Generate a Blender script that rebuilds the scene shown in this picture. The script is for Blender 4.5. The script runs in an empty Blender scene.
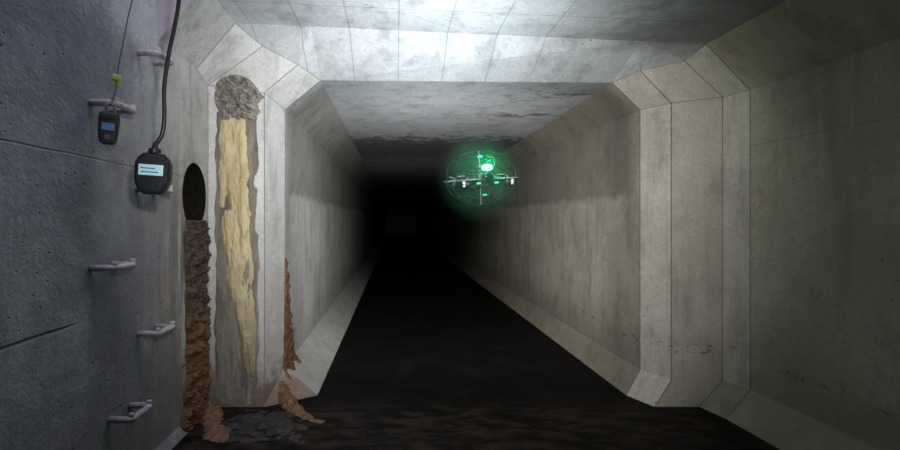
import bpy, bmesh, math, random
from mathutils import Vector, Matrix, noise
random.seed(4)
sc=bpy.context.scene
sc.view_settings.view_transform='Standard'
FZ=-1.13
# ---------------------------------------------------------------- materials
class NT:
    def __init__(s,name):
        s.m=bpy.data.materials.new(name); s.m.use_nodes=True
        s.t=s.m.node_tree; s.n=s.t.nodes; s.b=s.n['Principled BSDF']
        s.pos=s.n.new('ShaderNodeNewGeometry').outputs['Position']
        sep=s.n.new('ShaderNodeSeparateXYZ'); s.l(s.pos,sep.inputs[0]); s.x,s.y,s.z=sep.outputs
    def l(s,a,b): s.t.links.new(a,b)
    def inp(s,sock,v):
        if isinstance(v,bpy.types.NodeSocket): s.l(v,sock)
        else: sock.default_value=v
    def math(s,op,a,b=0.0,c=None,clamp=False):
        n=s.n.new('ShaderNodeMath'); n.operation=op; n.use_clamp=clamp
        s.inp(n.inputs[0],a); s.inp(n.inputs[1],b)
        if c is not None: s.inp(n.inputs[2],c)
        return n.outputs[0]
    def ramp(s,v,a,b,to0=0.0,to1=1.0):
        n=s.n.new('ShaderNodeMapRange'); n.interpolation_type='SMOOTHSTEP'
        s.inp(n.inputs[0],v)
        if a<b:
            n.inputs[1].default_value=a;n.inputs[2].default_value=b;n.inputs[3].default_value=to0;n.inputs[4].default_value=to1
        else:
            n.inputs[1].default_value=b;n.inputs[2].default_value=a;n.inputs[3].default_value=to1;n.inputs[4].default_value=to0
        return n.outputs[0]
    def noise(s,scale,detail=4,rough=.6,stretch=(1,1,1),off=(0,0,0)):
        mp=s.n.new('ShaderNodeMapping'); s.l(s.pos,mp.inputs[0]); mp.inputs['Scale'].default_value=stretch; mp.inputs['Location'].default_value=off
        n=s.n.new('ShaderNodeTexNoise'); s.l(mp.outputs[0],n.inputs['Vector'])
        n.inputs['Scale'].default_value=scale; n.inputs['Detail'].default_value=detail; n.inputs['Roughness'].default_value=rough
        return n.outputs[0]
    def mix(s,f,a,b,mode='MIX'):
        n=s.n.new('ShaderNodeMix'); n.data_type='RGBA'; n.blend_type=mode
        s.inp(n.inputs[0],f)
        for k,v in ((6,a),(7,b)):
            if isinstance(v,tuple): n.inputs[k].default_value=(*v[:3],1)
            else: s.l(v,n.inputs[k])
        return n.outputs[2]
    def bump(s,h,st=.3,dist=.01):
        n=s.n.new('ShaderNodeBump'); n.inputs['Strength'].default_value=st; n.inputs['Distance'].default_value=dist
        s.l(h,n.inputs['Height']); s.l(n.outputs[0],s.b.inputs['Normal'])
    def fin(s,col,rough=.85,spec=.3,metal=0):
        if isinstance(col,tuple): s.b.inputs['Base Color'].default_value=(*col[:3],1)
        else: s.l(col,s.b.inputs['Base Color'])
        s.inp(s.b.inputs['Roughness'],rough); s.b.inputs['Specular IOR Level'].default_value=spec; s.b.inputs['Metallic'].default_value=metal
        return s.m

def line_mask(N,coord,at,w=.004,wob=None):
    d=N.math('ABSOLUTE',N.math('SUBTRACT',coord,at))
    return N.ramp(d,w,w*.3)

def concrete(name,base,dark,kind):
    N=NT(name)
    big=N.noise(1.6,5,.65); mid=N.noise(7,6,.7); fine=N.noise(60,3,.7)
    streak=N.noise(3.0,5,.65,(2.5,2.5,.35))
    c=N.mix(N.ramp(big,.35,.65),base,dark)
    c=N.mix(N.ramp(streak,.48,.72,0,.6),c,tuple(v*.5 for v in dark))
    c=N.mix(N.ramp(mid,.52,.75,0,.4),c,tuple(min(1,v*1.25) for v in base))
    c=N.mix(N.ramp(N.noise(4,6,.75,off=(9,2,4)),.5,.68,0,.45),c,tuple(v*.5 for v in dark))
    c=N.mix(N.ramp(fine,.35,.65,0,.3),c,tuple(v*.6 for v in dark))
    # blow holes
    v=N.n.new('ShaderNodeTexVoronoi'); N.l(N.pos,v.inputs['Vector']); v.inputs['Scale'].default_value=26 if kind=='left' else 21
    gate=N.ramp(N.noise(2.6,3,.6,off=(3,1,7)),.50 if kind=='left' else .55,.60 if kind=='left' else .63)
    hole=N.math('MULTIPLY',N.ramp(N.math('ADD',v.outputs['Distance'],N.math('MULTIPLY',N.noise(30,2,.5),.2)),.25,.14),gate)
    c=N.mix(N.math('MULTIPLY',hole,.65),c,(.03,.028,.025))
    h=N.math('ADD',N.math('MULTIPLY',fine,.35),mid); h=N.math('SUBTRACT',h,N.math('MULTIPLY',hole,1.5))
    jm=None
    def addj(m):
        nonlocal jm
        jm = m if jm is None else N.math('MAXIMUM',jm,m)
    if kind=='ceiling':
        near=N.math('MULTIPLY',N.ramp(N.y,2.95,2.9),N.ramp(N.x,1.0,.8))
        per=N.math('PINGPONG',N.math('ADD',N.x,10.06),.14)
        addj(N.math('MULTIPLY',N.ramp(per,.004,.001),N.math('MULTIPLY',near,.5)))
        addj(N.math('MULTIPLY',line_mask(N,N.y,2.30),.5)); addj(line_mask(N,N.y,1.7)); addj(line_mask(N,N.y,4.9,.012))
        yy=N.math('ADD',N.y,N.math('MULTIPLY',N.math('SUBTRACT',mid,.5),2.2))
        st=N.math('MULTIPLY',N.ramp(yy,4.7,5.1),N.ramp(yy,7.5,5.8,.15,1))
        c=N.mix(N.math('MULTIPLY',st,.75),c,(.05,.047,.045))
        rs=N.math('MULTIPLY',N.ramp(N.noise(4,5,.7,(1,2,1)),.52,.62),N.math('MULTIPLY',N.ramp(N.x,.6,1.0),N.math('MULTIPLY',N.ramp(N.y,2.92,3.1),N.ramp(N.y,4.6,3.6))))
        c=N.mix(N.math('MULTIPLY',rs,.7),c,(.06,.045,.035))
        c=N.mix(N.math('MULTIPLY',N.math('MULTIPLY',N.ramp(N.math('ADD',N.x,mid),1.4,2.0),N.ramp(N.y,2.7,2.5)),.65),c,(.13,.12,.11))  # shade of the near right corner painted into the ceiling colour
    if kind=='left':
        wv=N.math('ADD',N.z,N.math('MULTIPLY',N.noise(2,2,.5),.03))
        addj(N.math('MULTIPLY',line_mask(N,wv,.245,.005),N.ramp(N.y,2.7,2.6,0,.4)))
        addj(N.math('MULTIPLY',line_mask(N,wv,-.355,.007),N.ramp(N.y,1.62,1.5)))
        rs=N.math('MULTIPLY',N.ramp(N.math('ABSOLUTE',N.math('SUBTRACT',N.y,2.5)),.5,.1),N.ramp(streak,.38,.58))
        rs=N.math('MULTIPLY',rs,N.ramp(N.z,.5,.0))
        c=N.mix(N.math('MULTIPLY',rs,.7),c,(.12,.065,.035))
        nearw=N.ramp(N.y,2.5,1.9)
        c=N.mix(N.math('MULTIPLY',nearw,N.ramp(big,.3,.6,.3,.8)),c,(.17,.17,.20))  # dim bluish light on the near wall painted into its colour
    if kind=='right':
        addj(N.math('MULTIPLY',line_mask(N,N.z,.42,.004),N.ramp(N.y,2.6,2.55,0,.3)))
        addj(N.math('MULTIPLY',line_mask(N,N.y,1.0,.004),.6))
        c=N.mix(N.math('MULTIPLY',N.ramp(N.y,2.6,2.3),.4),c,(.24,.20,.13))
    if kind in('left','right','pilr'):
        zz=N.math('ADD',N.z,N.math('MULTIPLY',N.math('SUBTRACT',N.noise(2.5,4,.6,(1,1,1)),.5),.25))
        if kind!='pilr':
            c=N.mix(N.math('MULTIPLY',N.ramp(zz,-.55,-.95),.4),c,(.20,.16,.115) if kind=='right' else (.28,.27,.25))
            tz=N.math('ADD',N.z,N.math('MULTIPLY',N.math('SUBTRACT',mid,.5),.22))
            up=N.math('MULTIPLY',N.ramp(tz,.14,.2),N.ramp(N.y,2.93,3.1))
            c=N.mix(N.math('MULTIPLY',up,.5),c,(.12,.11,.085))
        spots=N.math('MULTIPLY',N.ramp(N.noise(13,5,.75,(1,1,2.8),off=(5,2,0)),.58,.63),N.ramp(N.math('ABSOLUTE',N.math('ADD',N.z,.78)),.05,.015))
        c=N.mix(N.math('MULTIPLY',spots,.75),c,(.07,.04,.025))
    if kind=='pill':
        zz=N.math('ADD',N.z,N.math('MULTIPLY',N.math('SUBTRACT',mid,.5),.9))
        c=N.mix(N.math('MULTIPLY',N.math('MULTIPLY',N.ramp(zz,.4,-.9),.5),N.ramp(N.z,.85,.6)),c,(.24,.21,.17))
        c=N.mix(N.math('MULTIPLY',N.ramp(zz,-.8,-1.1),.8),c,(.17,.10,.06))
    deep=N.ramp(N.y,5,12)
    c=N.mix(N.math('MULTIPLY',deep,.8),c,(.035,.032,.03))  # light falloff down the tunnel painted as darker concrete
    if jm is not None:
        c=N.mix(N.math('MULTIPLY',jm,.7),c,(.05,.047,.045)); h=N.math('SUBTRACT',h,N.math('MULTIPLY',jm,1.0))
    N.bump(h,.55 if kind=='left' else .4,.014)
    return N.fin(c,.82,.25)

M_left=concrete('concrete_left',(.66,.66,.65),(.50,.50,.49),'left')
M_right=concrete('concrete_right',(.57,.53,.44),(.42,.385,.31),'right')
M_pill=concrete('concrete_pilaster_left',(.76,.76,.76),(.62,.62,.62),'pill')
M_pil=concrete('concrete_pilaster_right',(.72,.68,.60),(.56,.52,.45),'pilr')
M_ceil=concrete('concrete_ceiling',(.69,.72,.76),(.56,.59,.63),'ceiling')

def simple(name,col,rough=.5,spec=.4,metal=0,emit=None,es=0,var=.0,bump=0):
    N=NT(name)
    c=col
    if var: c=N.mix(N.ramp(N.noise(40,4,.7),.35,.65,0,var),col,tuple(v*.35 for v in col))
    if bump: N.bump(N.noise(90,3,.6),bump,.004)
    m=N.fin(c,rough,spec,metal)
    if emit:
        N.b.inputs['Emission Color'].default_value=(*emit,1); N.b.inputs['Emission Strength'].default_value=es
    return m
def deposit_mat(name,a,b,c3,scale=14,rough=.7,stretch=(1,1,.5),spec=.3,low=None,lz=(-.35,-.75)):
    N=NT(name)
    c=N.mix(N.ramp(N.noise(scale,6,.7,stretch),.38,.62),a,b)
    c=N.mix(N.ramp(N.noise(scale*1.9,5,.75,stretch,off=(4,4,4)),.52,.66,0,.85),c,c3)
    if low:
        zz=N.math('ADD',N.z,N.math('MULTIPLY',N.math('SUBTRACT',N.noise(9,5,.7),.5),.8))
        c=N.mix(N.math('MULTIPLY',N.ramp(zz,*lz),.85),c,low)
    N.bump(N.noise(scale*4,5,.7),.7,.012)
    return N.fin(c,rough,spec)
M_yel=deposit_mat('calcite_yellow',(.70,.60,.38),(.57,.46,.26),(.36,.28,.16),15,.6,(1,1,.3),low=(.26,.21,.13),lz=(-.15,-.9))
M_brown=deposit_mat('silt_brown',(.10,.072,.05),(.04,.03,.024),(.20,.14,.09),34,.7,low=(.19,.095,.048))
M_orange=deposit_mat('iron_ochre',(.24,.125,.06),(.14,.07,.038),(.34,.22,.13),26,.6)
M_grey=deposit_mat('damp_grey_silt',(.25,.23,.19),(.13,.12,.10),(.36,.33,.27),9,.6,(1,1,.2))
M_mud=deposit_mat('caked_mud',(.38,.36,.32),(.22,.20,.175),(.52,.50,.45),30,.85,(1,1,1))
M_pipe=simple('pipe_bore',(.014,.013,.009),.95,.05,var=.6,bump=.4)  # near-black base stands in for the shade inside the bore
M_joint=simple('joint_mortar',(.24,.23,.21),.9,.1,var=.5)

# floor
N=NT('dark_wet_invert')
c=N.mix(N.ramp(N.noise(5,6,.7),.4,.65),(.005,.005,.005),(.010,.009,.008))
nb=N.math('MULTIPLY',N.ramp(N.y,2.85,2.6),N.ramp(N.noise(9,6,.7,(.6,1.6,1)),.42,.62))
c=N.mix(nb,c,(.033,.022,.016))
N.bump(N.noise(18,6,.7),.35,.02)
M_floor=N.fin(c,.65,.08)

# ---------------------------------------------------------------- helpers
def mkobj(name,verts,faces,mats,fm=None,smooth=False,parent=None):
    me=bpy.data.meshes.new(name); me.from_pydata([tuple(v) for v in verts],[],faces)
    for m in (mats if isinstance(mats,(list,tuple)) else [mats]): me.materials.append(m)
    if fm:
        for p,i in zip(me.polygons,fm): p.material_index=i
    me.validate()
    if smooth:
        for p in me.polygons: p.use_smooth=True
    o=bpy.data.objects.new(name,me); sc.collection.objects.link(o)
    if parent: o.parent=parent
    return o
class MB:
    def __init__(s): s.v=[];s.f=[];s.m=[]
    def quad(s,a,b,c,d,mi=0):
        k=len(s.v); s.v+=[a,b,c,d]; s.f.append((k,k+1,k+2,k+3)); s.m.append(mi)
    def poly(s,pts,mi=0):
        k=len(s.v); s.v+=list(pts); s.f.append(tuple(range(k,k+len(pts)))); s.m.append(mi)
    def add(s,V,F,mi=0):
        k=len(s.v); s.v+=list(V); s.f+=[tuple(i+k for i in f) for f in F]; s.m+=[mi]*len(F)
def tube_mesh(pts,r,seg=10,closed=False,cap=True):
    pts=[Vector(p) for p in pts]; n=len(pts); rs=r if isinstance(r,(list,tuple)) else [r]*n
    V=[];F=[]
    prev=None
    for i,p in enumerate(pts):
        if closed: t=(pts[(i+1)%n]-pts[i-1]).normalized()
        else: t=(pts[min(i+1,n-1)]-pts[max(i-1,0)]).normalized()
        if prev is None:
            a=Vector((0,0,1)) if abs(t.z)<.9 else Vector((1,0,0))
            u=t.cross(a).normalized()
        else:
            u=(prev-t*prev.dot(t)).normalized()
        prev=u; w=t.cross(u)
        for k in range(seg):
            an=2*math.pi*k/seg
            V.append(p+(u*math.cos(an)+w*math.sin(an))*rs[i])
    m=n if closed else n-1
    for i in range(m):
        for k in range(seg):
            a=i*seg+k;b=i*seg+(k+1)%seg;j=(i+1)%n
            F.append((a,b,j*seg+(k+1)%seg,j*seg+k))
    if cap and not closed:
        F.append(tuple(reversed(range(seg)))); F.append(tuple((n-1)*seg+k for k in range(seg)))
    return V,F
def merge(parts):
    V=[];F=[];Mi=[]
    for p in parts:
        v,f=p[0],p[1]; mi=p[2] if len(p)>2 else 0
        k=len(V); V+=list(v); F+=[tuple(i+k for i in q) for q in f]; Mi+=[mi]*len(f)
    return V,F,Mi
def box(c,s,bev=0.0):
    bm=bmesh.new(); bmesh.ops.create_cube(bm,size=1)
    for v in bm.verts: v.co=Vector((v.co.x*s[0],v.co.y*s[1],v.co.z*s[2]))
    if bev: bmesh.ops.bevel(bm,geom=bm.edges[:],offset=bev,segments=3,affect='EDGES',profile=.5)
    V=[v.co+Vector(c) for v in bm.verts]; bm.verts.index_update()
    F=[tuple(v.index for v in f.verts) for f in bm.faces]; bm.free(); return V,F
def sphere(c,r,sub=3,sc3=(1,1,1)):
    bm=bmesh.new(); bmesh.ops.create_icosphere(bm,subdivisions=sub,radius=r)
    V=[Vector((v.co.x*sc3[0],v.co.y*sc3[1],v.co.z*sc3[2]))+Vector(c) for v in bm.verts]; bm.verts.index_update()
    F=[tuple(v.index for v in f.verts) for f in bm.faces]; bm.free(); return V,F
def cyl(a,b,r,seg=20): return tube_mesh([a,b],r,seg)

# ---------------------------------------------------------------- culvert shell
S={
 'end':(34,(-.50,-.71,-.95,.71,-.48,.90),(1.49,1.58,-.965,.71,1.40,.885)),
 'S1':(2.90,(-.50,-.71,-.95,.71,-.48,.90),(1.49,1.58,-.965,.71,1.40,.885)),
 'S2':(2.72,(-.785,-.79,-1.12,.77,-.585,.94),(1.57,1.67,-.967,.707,1.48,.905)),
 'S3':(2.72,(-1.10,-1.13,-1.08,.815,-.80,1.05),(1.84,1.98,-.967,.743,1.75,.96)),
 'S4':(2.56,(-1.10,-1.13,-1.08,.86,-.91,1.12),(1.88,2.02,-.967,.74,1.77,1.0)),
 'S5':(2.15,(-1.10,-1.13,-1.08,.86,-.91,1.12),(1.90,2.04,-.967,.74,1.78,1.0)),
 'S6':(-1.6,(-1.10,-1.13,-1.08,.86,-.91,1.12),(1.92,2.08,-.967,.74,1.78,1.0)),
}
def prof(k):
    y,L,R=S[k]
    l=[Vector((L[0],y,FZ)),Vector((L[1],y,L[2])),Vector((L[1],y,L[3])),Vector((L[4],y,L[5]))]
    r=[Vector((R[0],y,FZ)),Vector((R[1],y,R[2])),Vector((R[1],y,R[3])),Vector((R[4],y,R[5]))]
    return l,r
order=['end','S1','S2','S3','S4','S5','S6']
wl=MB();wr=MB();ce=MB();pl=MB();pr=MB()
HC=(2.54,.137); RY,RZ=.15,.185
for a,b in zip(order,order[1:]):
    la,ra=prof(a); lb,rb=prof(b)
    pil=a in('S1','S2')
    for i in range(3):
        (pr if (pil or (a=='S3' and i>0)) else wr).quad(ra[i],rb[i],rb[i+1],ra[i+1])
        if pil: pl.quad(la[i],la[i+1],lb[i+1],lb[i])
        else:
            if i==1 and a in('S3','S4','S5'): continue
            if i==2 and a=='S5': continue
            (pl if a=='S3' and i==2 else wl).quad(la[i],la[i+1],lb[i+1],lb[i])
    if a in('end','S4'):
        ce.quad(la[3],ra[3],rb[3],lb[3])
# flared soffit panel between tunnel mouth and chamber ceiling
L=[prof(k)[0][3] for k in('S1','S2','S3','S4')]; R_=[prof(k)[1][3] for k in('S1','S2','S3','S4')]
def on4(x):
    t=(x-L[3].x)/(R_[3].x-L[3].x); return L[3].lerp(R_[3],t)
CL=on4(-.48); CR=on4(1.40)
ce.quad(L[0],R_[0],CR,CL)
for i in range(3):
    ce.poly([L[i],CL,L[i+1]]); ce.poly([R_[i],R_[i+1],CR])
# cast joints following each arris of the portal
for k in ('S1','S2','S3','S4'):
    l,r=prof(k)
    V,F=tube_mesh(r,.0026,6); pr.add(V,F,1)
    V,F=tube_mesh(l[2:] if k=='S4' else l[1:],.0022,6); pl.add(V,F,1)
for side,mb in ((0,pl),(1,pr)):
    for i in (2,3):
        V,F=tube_mesh([prof(k)[side][i] for k in ('S1','S2','S3','S4')],.0018,6); mb.add(V,F,1)
X=-1.13
def wq(y0,y1,z0,z1): wl.quad(Vector((X,y0,z0)),Vector((X,y1,z0)),Vector((X,y1,z1)),Vector((X,y0,z1)))
by0,by1,bz0,bz1=2.36,2.72,-.10,.375
wq(by0,by1,-1.08,bz0); 
wl.poly([Vector((X,by0,bz1)),Vector((X,by1,bz1)),Vector((X,2.72,.815)),Vector((X,2.56,.86)),Vector((X,by0,.86))])
n=48; circ=[];rect=[]
for k in range(n):
    a=2*math.pi*(k+.5)/n; cy,cz=math.cos(a),math.sin(a)
    circ.append(Vector((X,HC[0]+RY*cy,HC[1]+RZ*cz)))
    tx=((by1-HC[0]) if cy>0 else (HC[0]-by0))/max(abs(cy),1e-6); tz=((bz1-HC[1]) if cz>0 else (HC[1]-bz0))/max(abs(cz),1e-6)
    t=min(tx,tz); rect.append(Vector((X,HC[0]+t*cy,HC[1]+t*cz)))
for k in range(n):
    j=(k+1)%n; pts=[circ[k],rect[k]]
    ra_,rb_=rect[k],rect[j]
    if abs(ra_.y-rb_.y)>1e-5 and abs(ra_.z-rb_.z)>1e-5:
        cy=by1 if max(ra_.y,rb_.y)>HC[0] else by0; cz=bz1 if max(ra_.z,rb_.z)>HC[1] else bz0
        pts.append(Vector((X,cy,cz)))
    pts+=[rb_,circ[j]]; wl.poly(pts)
wq(2.15,by0,-1.08,.86)
wq(-1.6,2.15,-1.08,.86); 
wq(.9,2.15,.86,3.2)
sx=-.25; sy0,sy1=.9,2.15
sh=MB()
P=lambda x,y,z:Vector((x,y,z))
sh.poly([P(-1.13,sy1,.86),P(-.91,sy1,1.12),P(sx,sy1,1.12-.12*(sx+.91)/2.69),P(sx,sy1,3.2),P(-1.13,sy1,3.2)])
sh.quad(P(sx,sy1,1.09),P(sx,sy0,1.09),P(sx,sy0,3.2),P(sx,sy1,3.2))
sh.quad(P(sx,sy0,1.09),P(-1.13,sy0,1.12),P(-1.13,sy0,3.2),P(sx,sy0,3.2))
sh.quad(P(-1.13,sy0,3.2),P(sx,sy0,3.2),P(sx,sy1,3.2),P(-1.13,sy1,3.2))
ce.quad(P(sx,2.15,1.09),P(1.78,2.15,1.0),P(1.78,-1.6,1.0),P(sx,-1.6,1.09))
ce.quad(P(-1.13,.9,1.12),P(sx,.9,1.09),P(sx,-1.6,1.09),P(-1.13,-1.6,1.12))
wq(-1.6,.9,.86,1.12)
mkobj('wall_left',wl.v,wl.f,M_left); mkobj('wall_right',wr.v,wr.f,M_right)
mkobj('ceiling',ce.v,ce.f,M_ceil)
mkobj('trim_portal_left',pl.v,pl.f,[M_pill,M_joint],pl.m); mkobj('trim_portal_right',pr.v,pr.f,[M_pil,M_joint],pr.m)
N=NT('shaft_concrete'); N.bump(N.noise(20,5,.6),.4,.01)
M_sh=N.fin(N.mix(N.noise(5,5,.6),(.50,.43,.44),(.36,.31,.32)),.85,.2)
mkobj('wall_shaft',sh.v,sh.f,M_sh)
mkobj('wall_back',[P(-1.13,-1.6,FZ),P(2.1,-1.6,FZ),P(2.1,-1.6,1.15),P(-1.13,-1.6,1.15)],[(0,1,2,3)],M_left)
mkobj('wall_far',[P(-.71,34,FZ),P(1.58,34,FZ),P(1.58,34,.95),P(-.71,34,.95)],[(0,1,2,3)],M_left)
mkobj('floor',[P(-1.16,-1.65,FZ),P(2.12,-1.65,FZ),P(2.12,34.1,FZ),P(-1.16,34.1,FZ)],[(0,1,2,3)],M_floor)
# pipe bore
V=[];F=[]
for j,(dx,sc_) in enumerate([(.0,1.0),(-.03,.96),(-.45,.94)]):
    for k in range(n):
        a=2*math.pi*(k+.5)/n
        V.append(Vector((X+dx,HC[0]+RY*sc_*math.cos(a),HC[1]+RZ*sc_*math.sin(a))))
for j in range(2):
    for k in range(n):
        F.append((j*n+k,j*n+(k+1)%n,(j+1)*n+(k+1)%n,(j+1)*n+k))
F.append(tuple(2*n+k for k in range(n)))
mkobj('drain_pipe_outlet',V,F,M_pipe,smooth=True)

# ---------------------------------------------------------------- mineral deposits
def crust(name,path,wdir,ndir,th,mat,nu=48,nv=200,rough=.5,sc_=12,edge=.25,seed=0,flow=1.0,efreq=7):
    wdir=Vector(wdir).normalized(); nd=Vector(ndir).normalized()
    V=[];F=[]
    m=len(path)-1
    for j in range(nv+1):
        t=j/nv*m; i=min(int(t),m-1); f=t-i; f=f*f*(3-2*f)*.5+f*.5
        c=path[i][0].lerp(path[i+1][0],f); w=path[i][1]*(1-f)+path[i+1][1]*f
        for k in range(nu+1):
            u=k/nu*2-1
            e=1+edge*noise.fractal(Vector((c.x*efreq+seed,c.y*efreq+(3 if u>0 else -3),c.z*efreq)),1,2,3)
            p=c+wdir*(w*e*u)
            q=Vector((p.x*sc_+seed,p.y*sc_,p.z*sc_*flow))
            nz=noise.fractal(q,.8,2.1,6)
            prof_=max(0,1-abs(u)**3)**.6
            endp=min(1,min(j,nv-j)/8)**.5
            h=th*prof_*endp*(.65+rough*nz)
            V.append(p+nd*(max(h,0)-.001 if prof_*endp>0 else -.004))
    for j in range(nv):
        for k in range(nu):
            a=j*(nu+1)+k; F.append((a,a+1,a+nu+2,a+nu+1))
    return mkobj(name,V,F,mat,smooth=True)
fy=2.72
def fp(x0,x1,z): return (Vector(((x0+x1)/2,fy,z)),abs(x1-x0)/2)
crust('grey_silt_streak',[fp(-1.08,-.83,.66),fp(-1.09,-.82,.3),fp(-1.09,-.82,-.2),fp(-1.09,-.82,-.8),fp(-1.10,-.83,-1.12)],(1,0,0),(0,-1,0),.010,M_grey,rough=.9,sc_=9,edge=.10,flow=.3)
crust('yellow_calcite_flow',[fp(-1.04,-.91,.66),fp(-1.055,-.90,.604),fp(-1.07,-.885,.423),fp(-1.06,-.878,.12),fp(-1.025,-.862,-.18),fp(-.99,-.845,-.48),fp(-.945,-.835,-.786),fp(-.89,-.85,-.95)],(1,0,0),(0,-1,0),.030,M_yel,rough=.6,sc_=14,edge=.18,flow=.3,seed=3,efreq=9)
crust('caked_mud_plug',[fp(-1.02,-.90,.865),fp(-1.08,-.83,.82),fp(-1.09,-.80,.74),fp(-1.09,-.81,.66),fp(-1.06,-.84,.60)],(1,0,0),(0,-1,0),.07,M_mud,nv=90,nu=70,rough=.9,sc_=30,edge=.25,seed=9,efreq=14)
def wp(y0,y1,z): return (Vector((-1.13,(y0+y1)/2,z)),abs(y1-y0)/2)
crust('brown_silt_flow',[wp(2.43,2.65,.0),wp(2.40,2.69,-.08),wp(2.42,2.69,-.3),wp(2.42,2.69,-.55),wp(2.42,2.70,-.8),wp(2.40,2.70,-1.0),wp(2.34,2.70,-1.13)],(0,1,0),(1,0,0),.055,M_brown,nu=90,nv=360,rough=.7,sc_=24,edge=.15,seed=5,flow=.9,efreq=12)
def tp(y0,y1,z,x=-.71): return (Vector((x,(y0+y1)/2,z)),abs(y1-y0)/2)
crust('iron_ochre_flow',[tp(2.90,2.91,-.24),tp(2.895,2.96,-.45),tp(2.89,3.05,-.7),tp(2.88,3.20,-.95),tp(2.86,3.36,-1.12,-.60)],(0,1,0),(1,0,0),.028,M_orange,rough=.6,sc_=24,edge=.1,seed=2,efreq=12)
def ridge(name,pts,r,mat,seed=0):
    pts=[Vector(p) for p in pts]
    out=[]
    for i in range(len(pts)-1):
        p0=pts[max(i-1,0)];p1=pts[i];p2=pts[i+1];p3=pts[min(i+2,len(pts)-1)]
        for k in range(30):
            t=k/30; out.append(.5*((2*p1)+(-p0+p2)*t+(2*p0-5*p1+4*p2-p3)*t*t+(-p0+3*p1-3*p2+p3)*t**3))
    out.append(pts[-1]); m=len(out)
    rr=[r*(.15+.85*math.sin(math.pi*min(1,.35+.65*i/(m-1)))**.7)*(1+.5*noise.noise(p*14)) for i,p in enumerate(out)]
    V,F=tube_mesh(out,rr,28)
    V=[v+Vector((noise.fractal(v*28,1,2,4),noise.fractal(v*28+Vector((5,5,5)),1,2,4),noise.fractal(v*24,1,2,4)))*.014 for v in V]
    V=[Vector((v.x,v.y,max(FZ-.001,v.z))) for v in V]
    return mkobj(name,V,F,mat,smooth=True)
ridge('iron_ochre_ridge',[(-.74,2.90,-1.04),(-.68,2.80,-1.11),(-.58,2.66,-1.145),(-.46,2.54,-1.155),(-.34,2.48,-1.165)],.05,M_orange)
ridge('iron_ochre_ridge',[(-1.09,2.66,-1.15),(-1.03,2.52,-1.16),(-.96,2.40,-1.17),(-.86,2.30,-1.175),(-.7,2.18,-1.185)],.07,M_orange)
V=[];F=[];K=70
for j in range(K+1):
    for i in range(K+1):
        u=i/K*2-1;v=j/K*2-1
        r=math.sqrt(u*u+v*v)*(1+.6*noise.fractal(Vector((u*2,v*2,3)),1,2,3))
        x=-.76+u*.30;y=2.46+v*.24
        h=.012*max(0,1-r)+.022*noise.fractal(Vector((x*18,y*18,0)),1,2,5)*max(0,1-r)
        V.append((x,y,FZ+(h if r<1 else -.006)-.002))
for j in range(K):
    for i in range(K):
        a=j*(K+1)+i;F.append((a,a+1,a+K+2,a+K+1))
mkobj('silt_mound',V,F,deposit_mat('wet_grey_silt',(.045,.038,.032),(.02,.017,.015),(.09,.08,.072),22,.45,(1,1,1),.4),smooth=True)

# ---------------------------------------------------------------- step irons
M_iron=simple('step_iron_coating',(.52,.47,.47),.5,.4,var=.5,bump=.25)
def arc(p,a,b,n=6):
    return [ (p+a)*( (1-t)**2 )+p*(2*t*(1-t))+(p+b)*(t*t) for t in [i/n for i in range(n+1)]]
for (y0,y1,z) in [(1.98,2.11,.735),(1.67,1.80,.435),(1.97,2.10,.135),(1.67,1.80,-.178),(1.98,2.12,-.50),(1.78,1.92,-.79)]:
    xo=X+.088; r=.022
    A=Vector((X-.01,y0,z)); B=Vector((xo,y0,z)); C=Vector((xo,y1,z)); D=Vector((X-.01,y1,z))
    pts=[A]+arc(B,Vector((-r,0,0)),Vector((0,r,0)))+arc(C,Vector((0,-r,0)),Vector((-r,0,0)))+[D]
    V,F=tube_mesh(pts,.0145,12)
    V=[Vector((v.x,v.y,z+(v.z-z)*.85)) for v in V]
    parts=[(V,F)]
    for q in (B,C): parts.append(box((xo-.004,q.y+(.006 if q is B else -.006),z+.014),(.022,.018,.022),.006))
    V,F,Mi=merge(parts); mkobj('step_iron',V,F,M_iron,smooth=True)

# ---------------------------------------------------------------- hanging gas monitor
M_blk=simple('black_rubber',(.012,.012,.014),.4,.5,bump=.15)
M_scr=simple('lcd_screen',(.35,.55,.60),.3,.5,emit=(.42,.75,.88),es=.34)
M_bez=simple('dark_bezel',(.03,.032,.038),.3,.5)
M_btn=simple('button_grey',(.12,.12,.13),.5,.4)
def prism(outline,y0,y1,bev):
    bm=bmesh.new(); vs=[bm.verts.new((x,y0,z)) for x,z in outline]; f=bm.faces.new(vs)
    r=bmesh.ops.extrude_face_region(bm,geom=[f])
    for e in r['geom']:
        if isinstance(e,bmesh.types.BMVert): e.co.y=y1
    bmesh.ops.recalc_face_normals(bm,faces=bm.faces[:])
    if bev: bmesh.ops.bevel(bm,geom=bm.edges[:],offset=bev,segments=3,affect='EDGES')
    bm.verts.index_update(); V=[v.co.copy() for v in bm.verts];F=[tuple(v.index for v in f.verts) for f in bm.faces];bm.free();return V,F
em=bpy.data.objects.new('gas_monitor',None); sc.collection.objects.link(em)
g1=(-.912,1.70,.178)
em.location=g1; em.rotation_euler=(0,math.radians(3),math.radians(12))
oc=[(-.030,.078),(.030,.078),(.062,.045),(.062,-.035),(.04,-.082),(-.04,-.082),(-.062,-.035),(-.062,.045)]
V,F,_=merge([prism(oc,-.022,.022,.008)]); mkobj('housing',V,F,M_blk,parent=em)
V,F=prism([(x*.82,z*.82) for x,z in oc],-.026,-.02,.002); mkobj('front_bezel',V,F,M_bez,parent=em)
V,F=box((-.002,-.0275,.008),(.084,.004,.040),.0015); mkobj('display',V,F,M_scr,parent=em)
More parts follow.
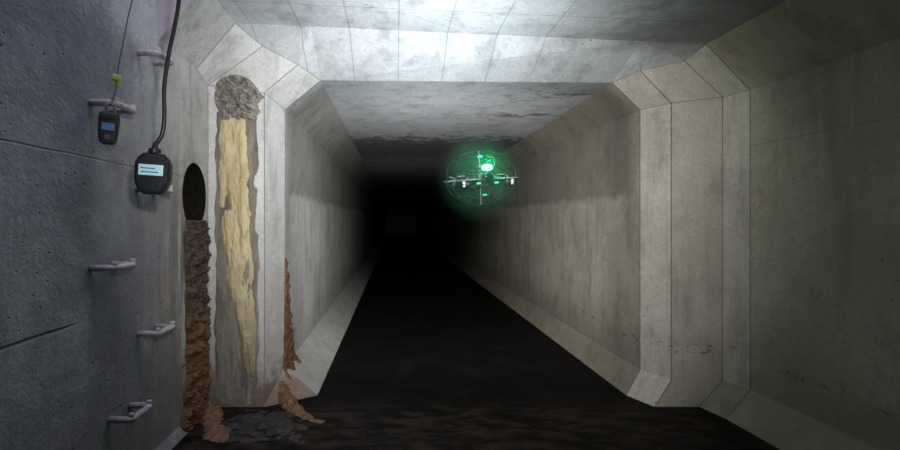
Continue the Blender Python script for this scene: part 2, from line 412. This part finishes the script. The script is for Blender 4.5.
V,F,_=merge([box((-.012+.0,-.029,.014),(.05,.002,.004)),box((-.006,-.029,.0),(.06,.002,.004))]); mkobj('display_text',V,F,M_btn,parent=em)
V,F,_=merge([cyl((-.022,-.026,-.045),(-.022,-.031,-.045),.008),cyl((.022,-.026,-.045),(.022,-.031,-.045),.008)]); mkobj('buttons',V,F,M_bez,parent=em,smooth=False)
V,F,_=merge([tube_mesh([(0,0,.075),(0,0,.09),(0,0,.093),(0,0,.115)],[.022,.022,.012,.008],16)]); mkobj('cable_gland',V,F,M_blk,parent=em)
def spl(pts,k=12):
    pts=[Vector(p) for p in pts]; out=[]
    for i in range(len(pts)-1):
        p0=pts[max(i-1,0)];p1=pts[i];p2=pts[i+1];p3=pts[min(i+2,len(pts)-1)]
        for j in range(k):
            t=j/k; out.append(.5*((2*p1)+(-p0+p2)*t+(2*p0-5*p1+4*p2-p3)*t*t+(-p0+3*p1-3*p2+p3)*t**3))
    out.append(pts[-1]); return out
V,F=tube_mesh(spl([(0,0,.105),(.022,0,.15),(.026,0,.22),(.020,0,.33),(.030,0,.46),(.044,0,.56),(.054,0,.66),(.058,0,.85),(.06,0,1.4),(.06,0,2.6)]),.0078,12)
mkobj('cable',V,F,M_blk,parent=em,smooth=True)
e2=bpy.data.objects.new('clip_on_gas_detector',None); sc.collection.objects.link(e2)
e2.location=(-1.052,1.655,.342); e2.rotation_euler=(0,math.radians(4),math.radians(25))
ol=[(-.028,.055),(.028,.055),(.034,.04),(.030,-.05),(.020,-.066),(-.020,-.066),(-.030,-.05),(-.034,.04)]
V,F=prism(ol,-.018,.018,.006); mkobj('housing',V,F,M_blk,parent=e2)
V,F=box((0,-.02,-.002),(.040,.004,.026),.001); mkobj('display',V,F,simple('lcd_blue',(.06,.10,.2),.3,.5,emit=(.15,.35,.8),es=.12),parent=e2)
V,F=box((0,-.021,.034),(.05,.006,.018),.002); mkobj('sensor_grille',V,F,M_bez,parent=e2)
V,F=cyl((0,-.018,-.04),(0,-.024,-.04),.010); mkobj('button',V,F,M_btn,parent=e2)
V,F,_=merge([tube_mesh(spl([(-.012,0,.052),(-.012,0,.075),(0,0,.085),(.012,0,.075),(.012,0,.052)]),.004,8)]); mkobj('clip',V,F,M_btn,parent=e2,smooth=True)
M_str=simple('nylon_cord',(.10,.10,.11),.7,.3)
V,F=tube_mesh(spl([(0,0,.084),(.012,0,.14),(.012,0,.2),(.03,0,.4),(.045,0,.6),(.04,0,1.2),(.03,0,2.5)]),.0022,6); mkobj('cord',V,F,M_str,parent=e2,smooth=True)
V,F,_=merge([box((.012,0,.185),(.032,.02,.022),.005),box((.02,0,.165),(.014,.012,.03),.004),box((.0,0,.163),(.012,.012,.02),.003)]); mkobj('yellow_tag',V,F,simple('yellow_tape',(.42,.44,.12),.6,.3),parent=e2)

# ---------------------------------------------------------------- inspection drone in protective cage
dr=bpy.data.objects.new('caged_inspection_drone',None); sc.collection.objects.link(dr); dr.location=(.453,2.40,.225); dr.rotation_euler=(math.radians(3),math.radians(-4),math.radians(14))
M_cage=simple('cage_carbon',(.02,.032,.03),.5,.3)
M_body=simple('drone_body',(.035,.04,.042),.4,.5)
M_prop=simple('propeller_grey',(.20,.25,.27),.35,.5)
M_led=simple('green_led',(.1,1,.5),.3,.5,emit=(.12,1.0,.50),es=6)
M_led2=simple('status_led',(.1,1,.5),.3,.5,emit=(.02,.75,.30),es=.6)
M_wled=simple('soft_white_led',(.6,.7,.8),.3,.5,emit=(.5,.75,.8),es=.3)
M_lens=simple('camera_lens',(.01,.01,.015),.08,.8)
bm=bmesh.new(); bmesh.ops.create_icosphere(bm,subdivisions=2,radius=.2)
R=.188
parts=[]
for e in bm.edges:
    fa,fb=e.link_faces
    a=fa.calc_center_median().normalized()*R; b=fb.calc_center_median().normalized()*R
    parts.append(tube_mesh([Vector((a.x,a.y,a.z*.78)),Vector((b.x,b.y,b.z*.78))],.0016,6))
for f in bm.faces:
    a=f.calc_center_median().normalized()*R; parts.append(sphere((a.x,a.y,a.z*.78),.0028,1))
bm.free()
V,F,_=merge(parts); mkobj('cage',V,F,M_cage,parent=dr)
parts=[box((0,0,.0),(.095,.15,.05),.014),box((0,-.01,.034),(.07,.10,.022),.008),box((0,.0,-.036),(.06,.11,.028),.008),box((0,-.085,.0),(.05,.03,.045),.01),box((0,0,.062),(.035,.05,.03),.008)]
for s in (-1,1):
    for t in (-1,1):
        parts.append(tube_mesh([(s*.03,t*.04,.0),(s*.112,t*.09,-.015)],[.014,.009],10))
        parts.append(cyl((s*.112,t*.09,-.035),(s*.112,t*.09,.008),.016,16))
parts+= [tube_mesh([(0,0,.04),(0,0,.146)],.004,8),tube_mesh([(0,0,-.04),(0,0,-.146)],.004,8)]
V,F,_=merge(parts); mkobj('fuselage',V,F,M_body,parent=dr)
parts=[]
for s in (-1,1):
    for t in (-1,1):
        c=Vector((s*.112,t*.09,.0))
        ring=[c+Vector((.055*math.cos(a),.055*math.sin(a),-.01)) for a in [2*math.pi*k/28 for k in range(28)]]
        parts.append(tube_mesh(ring,.0035,6,closed=True))
        for bl in range(3):
            an=bl*2.094+s+t*.6; d=Vector((math.cos(an),math.sin(an),0)); w=Vector((-d.y,d.x,0))
            q=[c+d*.008-w*.004+Vector((0,0,.012)),c+d*.03-w*.009+Vector((0,0,.016)),c+d*.052-w*.003+Vector((0,0,.013)),c+d*.052+w*.004+Vector((0,0,.011)),c+d*.03+w*.008+Vector((0,0,.009)),c+d*.008+w*.004+Vector((0,0,.010))]
            parts.append((q,[(0,1,4,5),(1,2,3,4)]))
V,F,_=merge(parts); mkobj('propellers',V,F,M_prop,parent=dr)
V,F,_=merge([cyl((0,-.10,0),(0,-.112,0),.018,20),cyl((0,-.10,.0),(0,-.108,.0),.022,20)]); mkobj('camera',V,F,M_lens,parent=dr)
V,F,_=merge([sphere((.01,-.07,.050),.024,3,(1.3,1,.75))]); mkobj('beacon_led',V,F,M_led,parent=dr,smooth=True)
parts=[box((s*.05,-.09,-.03),(.022,.008,.008),.002) for s in(-1,1)]+[box((0,-.01,.112),(.026,.01,.008),.002),box((0,-.05,-.09),(.022,.008,.006),.001)]
V,F,_=merge(parts); mkobj('status_leds',V,F,M_led2,parent=dr)
parts=[box((s*.135,-.10,-.03),(.012,.012,.03),.003) for s in(-1,1)]
V,F,_=merge(parts); mkobj('light_bars',V,F,M_wled,parent=dr)
# added green-tinted scattering volume for the beacon's halo, denser at the middle
mm=bpy.data.materials.new('green_halo_volume'); mm.use_nodes=True; nt=mm.node_tree; nt.nodes.remove(nt.nodes['Principled BSDF'])
tc=nt.nodes.new('ShaderNodeTexCoord'); ln=nt.nodes.new('ShaderNodeVectorMath'); ln.operation='LENGTH'
nt.links.new(tc.outputs['Object'],ln.inputs[0])
mr=nt.nodes.new('ShaderNodeMapRange'); mr.interpolation_type='SMOOTHSTEP'
mr.inputs[1].default_value=.0; mr.inputs[2].default_value=.26; mr.inputs[3].default_value=1.3; mr.inputs[4].default_value=0
nt.links.new(ln.outputs['Value'],mr.inputs[0])
vs=nt.nodes.new('ShaderNodeVolumeScatter'); vs.inputs['Color'].default_value=(.25,.95,.6,1)
nt.links.new(mr.outputs[0],vs.inputs['Density']); nt.links.new(vs.outputs[0],nt.nodes['Material Output'].inputs['Volume'])
V,F=sphere((0,0,0),.265,3); mkobj('green_halo_volume',V,F,mm,parent=dr)

# ---------------------------------------------------------------- lights
def light(name,typ,loc,en,col,target=None,**kw):
    d=bpy.data.lights.new(name,typ); d.energy=en; d.color=col
    for k,v in kw.items(): setattr(d,k,v)
    o=bpy.data.objects.new(name,d); sc.collection.objects.link(o); o.location=loc
    if target is not None: o.rotation_euler=(Vector(target)-Vector(loc)).to_track_quat('-Z','Y').to_euler()
    return o
light('drone_top_lamp','SPOT',(.30,2.10,.34),34,(.88,.95,1),(.10,2.46,1.1),spot_size=math.radians(150),spot_blend=1,shadow_soft_size=.08)
light('drone_front_lamp','SPOT',(.40,2.80,-.06),46,(1,.99,.97),(.22,6.0,.02),spot_size=math.radians(172),spot_blend=1,shadow_soft_size=.08)
light('drone_green_glow','POINT',(.47,2.25,.30),1.4,(.04,1,.42),shadow_soft_size=.02)
light('headlamp','SPOT',(.15,.1,.35),310,(1,.98,.94),(.22,3.0,.26),spot_size=math.radians(86),spot_blend=1,shadow_soft_size=.06)
light('shaft_daylight','AREA',(-.7,1.5,3.1),46,(.62,.68,1),(-.7,1.5,0),size=.7)
w=bpy.data.worlds.new('world'); sc.world=w; w.use_nodes=True; w.node_tree.nodes['Background'].inputs[0].default_value=(.02,.02,.025,1)
# ---------------------------------------------------------------- camera
cd=bpy.data.cameras.new('camera'); cam=bpy.data.objects.new('camera',cd); sc.collection.objects.link(cam)
cd.lens=18; cd.sensor_width=36; cd.shift_x=55/900; cd.shift_y=-5/900; cd.clip_start=.02
cam.location=(0,0,0); cam.rotation_euler=(math.radians(90),0,0)
sc.camera=cam
